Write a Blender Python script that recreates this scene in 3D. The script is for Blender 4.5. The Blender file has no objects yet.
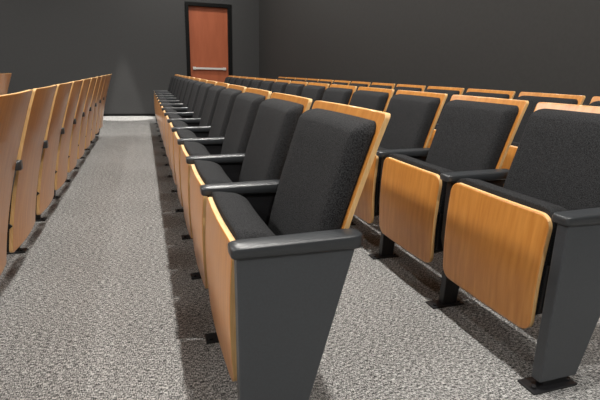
import bpy, bmesh, math, random
from mathutils import Vector, Matrix
random.seed(3)
sc=bpy.context.scene
try:
    sc.view_settings.view_transform='Standard'
    sc.view_settings.look='None'
except Exception: pass

# ---------------------------------------------------------------- materials
def new_mat(name):
    m=bpy.data.materials.new(name); m.use_nodes=True
    nt=m.node_tree; b=nt.nodes['Principled BSDF']
    return m,nt,b
def node(nt,t,**kw):
    n=nt.nodes.new(t)
    for k,v in kw.items(): setattr(n,k,v)
    return n
def ramp(nt,stops):
    r=nt.nodes.new('ShaderNodeValToRGB')
    els=r.color_ramp.elements
    while len(els)>1: els.remove(els[-1])
    els[0].position=stops[0][0]; els[0].color=(*stops[0][1],1)
    for p,c in stops[1:]:
        e=els.new(p); e.color=(*c,1)
    return r
def noise_mat(name,c1,c2,scale,rough,stretch=(1,1,1),bump=0.0,detail=4,metal=0,spec=.5,lo=.35,hi=.65):
    m,nt,b=new_mat(name)
    tc=node(nt,'ShaderNodeTexCoord'); mp=node(nt,'ShaderNodeMapping')
    mp.inputs['Scale'].default_value=stretch
    nz=node(nt,'ShaderNodeTexNoise'); nz.inputs['Scale'].default_value=scale; nz.inputs['Detail'].default_value=detail
    nt.links.new(tc.outputs['Object'],mp.inputs[0]); nt.links.new(mp.outputs[0],nz.inputs['Vector'])
    r=ramp(nt,[(lo,c1),(hi,c2)])
    nt.links.new(nz.outputs['Fac'],r.inputs[0]); nt.links.new(r.outputs[0],b.inputs['Base Color'])
    b.inputs['Roughness'].default_value=rough; b.inputs['Metallic'].default_value=metal
    b.inputs['Specular IOR Level'].default_value=spec
    if bump:
        bp=node(nt,'ShaderNodeBump'); bp.inputs['Strength'].default_value=bump; bp.inputs['Distance'].default_value=.002
        nt.links.new(nz.outputs['Fac'],bp.inputs['Height']); nt.links.new(bp.outputs[0],b.inputs['Normal'])
    return m
M_wood=noise_mat('maple_plywood',(.49,.185,.034),(.63,.275,.062),9,.30,stretch=(1,6,.6),detail=6,lo=.3,hi=.7)
M_wood.node_tree.nodes['Principled BSDF'].inputs['Coat Weight'].default_value=.35
M_wood.node_tree.nodes['Principled BSDF'].inputs['Coat Roughness'].default_value=.18
M_edge=noise_mat('plywood_edge',(.70,.42,.17),(.80,.51,.23),60,.5,stretch=(3,.3,.3))
M_fab=noise_mat('charcoal_fabric',(.005,.0052,.0058),(.033,.0335,.0355),330,.85,bump=.7,detail=2,spec=.2)
M_plas=noise_mat('armrest_plastic',(.032,.035,.038),(.038,.041,.045),300,.32,bump=.05)
M_panel=noise_mat('end_panel_laminate',(.048,.052,.058),(.054,.059,.066),200,.36)
M_metal=noise_mat('black_powdercoat',(.010,.010,.011),(.014,.014,.016),200,.4)
M_bolt=noise_mat('steel_bolt',(.3,.3,.3),(.4,.4,.4),50,.35,metal=1)
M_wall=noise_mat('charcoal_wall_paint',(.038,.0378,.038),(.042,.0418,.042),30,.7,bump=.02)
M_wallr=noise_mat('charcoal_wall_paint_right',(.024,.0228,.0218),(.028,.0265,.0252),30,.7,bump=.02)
M_ceil=noise_mat('ceiling_black_paint',(.05,.05,.05),(.055,.055,.055),30,.9)
M_trim=noise_mat('black_trim_paint',(.004,.004,.004),(.006,.006,.006),30,.4,spec=.2)
M_door=noise_mat('cherry_door_veneer',(.34,.085,.032),(.40,.105,.042),3,.5,stretch=(3,1,.5))
M_alu=noise_mat('brushed_aluminium',(.75,.74,.70),(.85,.84,.8),80,.3,metal=.3)

# carpet
M_carpet,nt,b=new_mat('grey_loop_carpet')
tc=node(nt,'ShaderNodeTexCoord')
def nz(scale,stretch,detail=3):
    mp=node(nt,'ShaderNodeMapping'); mp.inputs['Scale'].default_value=stretch
    n=node(nt,'ShaderNodeTexNoise'); n.inputs['Scale'].default_value=scale; n.inputs['Detail'].default_value=detail
    nt.links.new(tc.outputs['Object'],mp.inputs[0]); nt.links.new(mp.outputs[0],n.inputs['Vector']); return n
n1=nz(170,(.32,2.0,1),2); n2=nz(170,(2.0,.6,1),2); n3=nz(1.3,(1,1,1),2)
mx=node(nt,'ShaderNodeMath',operation='ADD'); nt.links.new(n1.outputs['Fac'],mx.inputs[0]); nt.links.new(n2.outputs['Fac'],mx.inputs[1])
ml=node(nt,'ShaderNodeMath',operation='MULTIPLY'); ml.inputs[1].default_value=.5; nt.links.new(mx.outputs[0],ml.inputs[0])
rp=ramp(nt,[(.40,(.032,.032,.031)),(.50,(.20,.199,.195)),(.60,(.62,.61,.59))])
nt.links.new(ml.outputs[0],rp.inputs[0])
mix=node(nt,'ShaderNodeMixRGB',blend_type='MULTIPLY'); mix.inputs[0].default_value=1
r3=ramp(nt,[(.3,(.86,.86,.86)),(.7,(1,1,1))]); nt.links.new(n3.outputs['Fac'],r3.inputs[0])
nt.links.new(rp.outputs[0],mix.inputs[1]); nt.links.new(r3.outputs[0],mix.inputs[2])
nt.links.new(mix.outputs[0],b.inputs['Base Color']); b.inputs['Roughness'].default_value=.97; b.inputs['Specular IOR Level'].default_value=.1
bp=node(nt,'ShaderNodeBump'); bp.inputs['Strength'].default_value=.5; bp.inputs['Distance'].default_value=.004
nt.links.new(ml.outputs[0],bp.inputs['Height']); nt.links.new(bp.outputs[0],b.inputs['Normal'])

def emis(name,col,s):
    m,nt,b=new_mat(name)
    b.inputs['Base Color'].default_value=(*col,1); b.inputs['Emission Color'].default_value=(*col,1); b.inputs['Emission Strength'].default_value=s
    return m
M_lamp=emis('lamp_lens',(1,.93,.82),4)

# ---------------------------------------------------------------- mesh helpers
MATS=[M_wood,M_edge,M_fab,M_plas,M_panel,M_metal,M_bolt]
WOOD,EDGE,FAB,PLAS,PANEL,METAL,BOLT=range(7)

def axis_samples(half,r,n_mid,n_r):
    pts=[]
    a=half-r
    for i in range(n_r): pts.append(-half+r*(i/n_r))
    for i in range(n_mid+1): pts.append(-a+2*a*i/n_mid)
    for i in range(1,n_r+1): pts.append(a+r*i/n_r)
    return pts
def sheet(bm,surf,y0,y1,z0,z1,r,front,back,mf,mb,ms,taper=0.0,nm=8,nr=5):
    """rounded rectangular sheet in (y,z); surf(s,z)->x ; front(e)/back(e) x offsets by edge distance"""
    W=(y1-y0)/2; H=(z1-z0)/2; cy=(y0+y1)/2; cz=(z0+z1)/2
    ys=axis_samples(W,r,nm,nr); zs=axis_samples(H,r,nm,nr)
    F=[];B=[]
    for z in zs:
        fr=[];br=[]
        for y in ys:
            ax,az=abs(y),abs(z)
            e=min(W-ax,H-az)
            if ax>W-r+1e-9 and az>H-r+1e-9:
                qx=(ax-(W-r))/r; qz=(az-(H-r))/r
                px=qx*math.sqrt(1-qz*qz/2); pz=qz*math.sqrt(1-qx*qx/2)
                yy=math.copysign(W-r+px*r,y); zz=math.copysign(H-r+pz*r,z)
                e=r*(1-min(1,math.hypot(px,pz)))
            else: yy,zz=y,z
            e=max(e,0)
            tw=1-taper*(0.5-zz/(2*H))
            X=surf(yy/W,cz+zz)
            fr.append(bm.verts.new((X-front(e),cy+yy*tw,cz+zz)))
            br.append(bm.verts.new((X+back(e),cy+yy*tw,cz+zz)))
        F.append(fr);B.append(br)
    nz_,ny=len(zs),len(ys)
    def q(a,b_,c,d,m):
        f=bm.faces.new((a,b_,c,d)); f.material_index=m; f.smooth=True
        return f
    for i in range(nz_-1):
        for j in range(ny-1):
            q(F[i][j],F[i+1][j],F[i+1][j+1],F[i][j+1],mf)
            q(B[i][j],B[i][j+1],B[i+1][j+1],B[i+1][j],mb)
    ring=[(0,j) for j in range(ny)]+[(i,ny-1) for i in range(1,nz_)]+[(nz_-1,j) for j in range(ny-2,-1,-1)]+[(i,0) for i in range(nz_-2,0,-1)]
    for k in range(len(ring)):
        a=ring[k]; c=ring[(k+1)%len(ring)]
        f=q(F[a[0]][a[1]],F[c[0]][c[1]],B[c[0]][c[1]],B[a[0]][a[1]],ms)
        if ms!=FAB: f.smooth=False
def prism(bm,poly,y0,y1,m,bev=0.004,seg=2,smooth=False):
    b2=bmesh.new()
    a=[b2.verts.new((x,y0,z)) for x,z in poly]; c=[b2.verts.new((x,y1,z)) for x,z in poly]
    b2.faces.new(a); b2.faces.new(c[::-1])
    n=len(poly)
    for i in range(n): b2.faces.new((a[i],c[i],c[(i+1)%n],a[(i+1)%n]))
    bmesh.ops.recalc_face_normals(b2,faces=b2.faces[:])
    if bev: bmesh.ops.bevel(b2,geom=b2.edges[:],offset=bev,segments=seg,profile=.5,affect='EDGES')
    for f in b2.faces: f.material_index=m; f.smooth=smooth
    me=bpy.data.meshes.new('t'); b2.to_mesh(me); b2.free(); bm.from_mesh(me); bpy.data.meshes.remove(me)
def cyl(bm,p,axis,r,h,m,seg=14):
    b2=bmesh.new()
    bmesh.ops.create_cone(b2,cap_ends=True,segments=seg,radius1=r,radius2=r,depth=h)
    R={'z':Matrix.Identity(4),'y':Matrix.Rotation(math.pi/2,4,'X'),'x':Matrix.Rotation(math.pi/2,4,'Y')}[axis]
    bmesh.ops.transform(b2,matrix=Matrix.Translation(p)@R,verts=b2.verts)
    for f in b2.faces: f.material_index=m; f.smooth=len(f.verts)==4
    me=bpy.data.meshes.new('t'); b2.to_mesh(me); b2.free(); bm.from_mesh(me); bpy.data.meshes.remove(me)

# ---------------------------------------------------------------- seat design  (local x: 0 = armrest front, +x = rear)
S=0.55
PROF=[(.10,.225),(.20,.233),(.30,.248),(.40,.268),(.50,.290),(.60,.316),(.70,.347),(.78,.372),(.854,.398),(.95,.43)]
def prof(z):
    for (a,xa),(b_,xb) in zip(PROF,PROF[1:]):
        if z<=b_:
            t=(z-a)/(b_-a); return xa+t*(xb-xa)
    return PROF[-1][1]
def shell(s,z): return prof(z)-.012*s*s
def seatpan(s,z):
    t=(z-.36)/.2
    return .012+.010*t*t-.006*(1-s*s)
def dome(T,R,m=0.0):
    return lambda e: m+T*math.sqrt(max(0,1-(1-min(e/R,1))**2))
def armrest(bm,yc,wide=.030):
    b2=bmesh.new()
    L=.315
    secs=[]
    xs=[0,.002,.006,.012,.02,.04,.08,.12,.16,.2,.24,.27,.29,.305,.315]
    for x in xs:
        t=x/L
        nose=.72+.28*math.sqrt(max(0,1-(1-min(x/.02,1))**2))
        tail=1 if t<.9 else 1-.25*((t-.9)/.1)**2
        hw=wide*nose*tail
        top=.574+.006*t; th=(.028+.008*t)
        zt=top-(.016*(1-nose)); zb=top-th+(.016*(1-nose))
        r=.006
        pr=[(-hw,zb+r),(-hw,zt-r),(-hw+r*.3,zt-r*.3),(-hw+r,zt),(hw-r,zt),(hw-r*.3,zt-r*.3),(hw,zt-r),(hw,zb+r),(hw-r*.6,zb),(-hw+r*.6,zb)]
        secs.append([b2.verts.new((x,yc+y,z)) for y,z in pr])
    for a,c in zip(secs,secs[1:]):
        for j in range(len(a)):
            b2.faces.new((a[j],a[(j+1)%len(a)],c[(j+1)%len(a)],c[j]))
    b2.faces.new(secs[0]); b2.faces.new(secs[-1][::-1])
    bmesh.ops.recalc_face_normals(b2,faces=b2.faces[:])
    for f in b2.faces: f.material_index=PLAS; f.smooth=True
    me=bpy.data.meshes.new('t'); b2.to_mesh(me); b2.free(); bm.from_mesh(me); bpy.data.meshes.remove(me)
def foot(bm,yc,x0=.0,x1=.155,hw=.03):
    prism(bm,[(x0,.0),(x1,.0),(x1,.008),(x0,.008)],yc-hw,yc+hw,METAL,bev=.002,seg=1)
    for x in (x0+.018,x1-.018):
        cyl(bm,(x,yc-.012,.012),'z',.008,.009,METAL,8)
def standard(bm,yc):
    prism(bm,[(.03,.545),(.295,.55),(.225,.30),(.14,.20),(.125,.006),(.055,.006),(.06,.20),(.03,.30)],yc-.016,yc+.016,METAL,bev=.003)
    foot(bm,yc)
def endpanel(bm,yc):
    prism(bm,[(.012,.55),(.300,.557),(.165,.03),(.018,.03)],yc-.024,yc+.014,PANEL,bev=.004,seg=2)
    prism(bm,[(.04,.04),(.14,.04),(.14,.006),(.04,.006)],yc-.016,yc+.010,METAL,bev=.002,seg=1)
    foot(bm,yc,-.01,.165,.036)
def seat_mesh(name,near_end=False,far_end=False):
    bm=bmesh.new()
    armrest(bm,0)
    (endpanel if near_end else standard)(bm,0)
    if far_end:
        armrest(bm,S)
        prism(bm,[(.012,.55),(.300,.557),(.165,.03),(.018,.03)],S-.014,S+.024,PANEL,bev=.004,seg=2); foot(bm,S)
    ya,yb=.027,S-.027
    sheet(bm,shell,ya,yb,.175,.856,.014,lambda e:.006,lambda e:.008,WOOD,WOOD,EDGE,taper=.10,nm=12,nr=4)
    sheet(bm,lambda s,z:shell(s,z)-.006,ya+.020,yb-.020,.34,.834,.032,dome(.048,.036,.006),lambda e:0,FAB,FAB,FAB,taper=.04,nm=10,nr=7)
    sheet(bm,seatpan,ya+.010,yb-.010,.165,.556,.045,lambda e:.006,lambda e:.008,WOOD,WOOD,EDGE,taper=.03,nm=10,nr=5)
    sheet(bm,lambda s,z:seatpan(s,z)+.008,ya+.014,yb-.014,.20,.575,.05,lambda e:0,dome(.105,.06,.02),FAB,FAB,FAB,taper=.03,nm=10,nr=7)
    cyl(bm,(.175,S/2,.30),'y',.012,S-.09,METAL)
    for y in (.036,S-.036):
        prism(bm,[(.03,.40),(.20,.34),(.245,.30),(.20,.26),(.03,.24)],y-.004,y+.004,METAL,bev=.001,seg=1)
    bmesh.ops.recalc_face_normals(bm,faces=bm.faces[:])
    me=bpy.data.meshes.new(name); bm.to_mesh(me); bm.free()
    for m in MATS: me.materials.append(m)
    return me
ME_mid=seat_mesh('auditorium_seat_mesh')
ME_near=seat_mesh('auditorium_seat_aisle_mesh',near_end=True)
ME_far=seat_mesh('auditorium_seat_wall_mesh',far_end=True)
XA,Y0,R=.159,.954,.94
def row(x,i0,i1,first=True):
    for i in range(i0,i1):
        me=ME_near if (i==i0 and first) else (ME_far if i==i1-1 else ME_mid)
        o=bpy.data.objects.new('auditorium_seat',me); o.location=(x,Y0+S*i,0)
        sc.collection.objects.link(o)
row(XA,0,14)
row(XA+R,0,14)
row(XA+2*R,0,14)
row(XA-R-.012,0,11)
row(XA-2*R-.012,0,9)

# ---------------------------------------------------------------- room
def boxobj(name,x0,x1,y0,y1,z0,z1,mat,parent=None,bev=0):
    bm=bmesh.new(); bmesh.ops.create_cube(bm,size=1)
    bmesh.ops.transform(bm,matrix=Matrix.Translation(((x0+x1)/2,(y0+y1)/2,(z0+z1)/2))@Matrix.Diagonal((x1-x0,y1-y0,z1-z0,1)),verts=bm.verts)
    if bev: bmesh.ops.bevel(bm,geom=bm.edges[:],offset=bev,segments=2,affect='EDGES')
    me=bpy.data.meshes.new(name); bm.to_mesh(me); bm.free(); me.materials.append(mat)
    o=bpy.data.objects.new(name,me); sc.collection.objects.link(o)
    if parent: o.parent=parent
    return o
W=10.1; CX=2.39; H=4.2
boxobj('floor',-5,5,-3,W+1.5,-.1,0,M_carpet)
boxobj('ceiling',-5,5,-3,W+1.5,H,H+.1,M_ceil)
boxobj('wall_left',-5,-4.9,-3,W,0,H,M_wall)
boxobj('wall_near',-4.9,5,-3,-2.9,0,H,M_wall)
DX0,DX1,DZ=.88,1.80,2.24
boxobj('wall_far',-4.9,DX0,W,W+.15,0,H,M_wall)
boxobj('wall_far_b',DX1,CX+.4,W,W+.15,0,H,M_wall)
boxobj('wall_far_c',DX0,DX1,W,W+.15,DZ,H,M_wall)
boxobj('baseboard_far',-4.9,DX0-.06,W-.010,W,0,.045,M_trim)
def quadwall(name,p,q,z0,z1,t,mat):
    d=Vector((q[0]-p[0],q[1]-p[1])); n=Vector((d.y,-d.x)).normalized()*t
    bm=bmesh.new()
    c=[p,q,(q[0]+n.x,q[1]+n.y),(p[0]+n.x,p[1]+n.y)]
    lo=[bm.verts.new((a,b_,z0)) for a,b_ in c]; hi=[bm.verts.new((a,b_,z1)) for a,b_ in c]
    bm.faces.new(lo); bm.faces.new(hi)
    for i in range(4): bm.faces.new((lo[i],lo[(i+1)%4],hi[(i+1)%4],hi[i]))
    bmesh.ops.recalc_face_normals(bm,faces=bm.faces[:])
    me=bpy.data.meshes.new(name); bm.to_mesh(me); bm.free(); me.materials.append(mat)
    o=bpy.data.objects.new(name,me); sc.collection.objects.link(o)
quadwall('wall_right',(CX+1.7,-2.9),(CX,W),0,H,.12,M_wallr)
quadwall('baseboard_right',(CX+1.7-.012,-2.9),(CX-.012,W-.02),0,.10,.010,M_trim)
door=bpy.data.objects.new('door_1',None); sc.collection.objects.link(door)
fw=.068
boxobj('frame_left',DX0-.01,DX0+fw,W-.02,W+.15,0,DZ,M_trim,door,.003)
boxobj('frame_right',DX1-fw,DX1+.01,W-.02,W+.15,0,DZ,M_trim,door,.003)
boxobj('frame_head',DX0+fw,DX1-fw,W-.02,W+.15,DZ-fw,DZ,M_trim,door,.003)
boxobj('leaf',DX0+fw,DX1-fw,W+.05,W+.095,0.01,DZ-fw,M_door,door)
boxobj('push_bar',DX0+fw+.05,DX1-fw-.05,W+.0,W+.03,.95,.99,M_alu,door,.005)
boxobj('push_bar_bracket_1',DX0+fw+.05,DX0+fw+.11,W+.01,W+.052,.94,1.0,M_alu,door,.003)
boxobj('push_bar_bracket_2',DX1-fw-.11,DX1-fw-.05,W+.01,W+.052,.94,1.0,M_alu,door,.003)

# ---------------------------------------------------------------- lights
def downlight(x,y,power,size=.10,angle=150,col=(1,.965,.91),blend=.6):
    bm=bmesh.new()
    bmesh.ops.create_cone(bm,cap_ends=True,segments=24,radius1=.085,radius2=.085,depth=.03)
    me=bpy.data.meshes.new('downlight'); bm.to_mesh(me); bm.free(); me.materials.append(M_trim)
    o=bpy.data.objects.new('ceiling_downlight',me); o.location=(x,y,H-.015); sc.collection.objects.link(o)
    bm=bmesh.new(); bmesh.ops.create_circle(bm,cap_ends=True,segments=24,radius=.06)
    me=bpy.data.meshes.new('lens'); bm.to_mesh(me); bm.free(); me.materials.append(M_lamp)
    l=bpy.data.objects.new('lens',me); l.location=(0,0,-.017); l.parent=o; sc.collection.objects.link(l)
    ld=bpy.data.lights.new('spot','SPOT'); ld.energy=power; ld.spot_size=math.radians(angle); ld.spot_blend=blend; ld.shadow_soft_size=size; ld.color=col
    lo=bpy.data.objects.new('downlight_spot',ld); lo.location=(0,0,-.03); lo.parent=o; sc.collection.objects.link(lo)
def fill_panel(x,y,sx,sy,power,col=(1,.97,.93)):  # added fill light modelled as a ceiling panel, out of view
    o=boxobj('added_fill_panel',x-sx/2,x+sx/2,y-sy/2,y+sy/2,H-.04,H,M_trim)
    l=boxobj('fill_diffuser',x-sx/2+.02,x+sx/2-.02,y-sy/2+.02,y+sy/2-.02,H-.043,H-.0401,M_lamp,o)
    ld=bpy.data.lights.new('panel','AREA'); ld.shape='RECTANGLE'; ld.size=sx-.04; ld.size_y=sy-.04; ld.energy=power; ld.color=col
    lo=bpy.data.objects.new('fill_panel_light',ld); lo.location=(x,y,H-.05); lo.parent=o; sc.collection.objects.link(lo)
for y in (-1.0,1.1,3.6,6.1,8.6):
    downlight(.85,y,345,size=.05)
for y in (.2,3.2,6.4):
    downlight(-1.0,y,60,size=.04,angle=110)
for y in (-1.2,2.6,6.4):
    fill_panel(-3.6,y,.6,2.4,145)  # invented soft fill from the left, for the seat undersides
fill_panel(2.3,-1.5,.6,1.8,50)
downlight(-.35,W-.40,1500,angle=15,blend=.15,size=.03)
w=bpy.data.worlds.new('World'); sc.world=w; w.use_nodes=True
w.node_tree.nodes['Background'].inputs[0].default_value=(.9,.95,1,1); w.node_tree.nodes['Background'].inputs[1].default_value=.1

# ---------------------------------------------------------------- camera
f,th,ps,ro,h=461.47,.2699,.3249,.0265,.9447
Hd=Vector((math.sin(ps),math.cos(ps),0)); Rv=Vector((math.cos(ps),-math.sin(ps),0)); Z=Vector((0,0,1))
fw_=Hd*math.cos(th)-Z*math.sin(th); up=Hd*math.sin(th)+Z*math.cos(th)
c,s=math.cos(ro),math.sin(ro)
r2=Rv*c+up*s; u2=up*c-Rv*s
m=Matrix((r2,u2,-fw_)).transposed().to_4x4(); m.translation=Vector((0,0,h))
cd=bpy.data.cameras.new('camera'); cd.sensor_width=36; cd.lens=f/600*36; cd.clip_start=.02
co=bpy.data.objects.new('camera',cd); co.matrix_world=m; sc.collection.objects.link(co); sc.camera=co
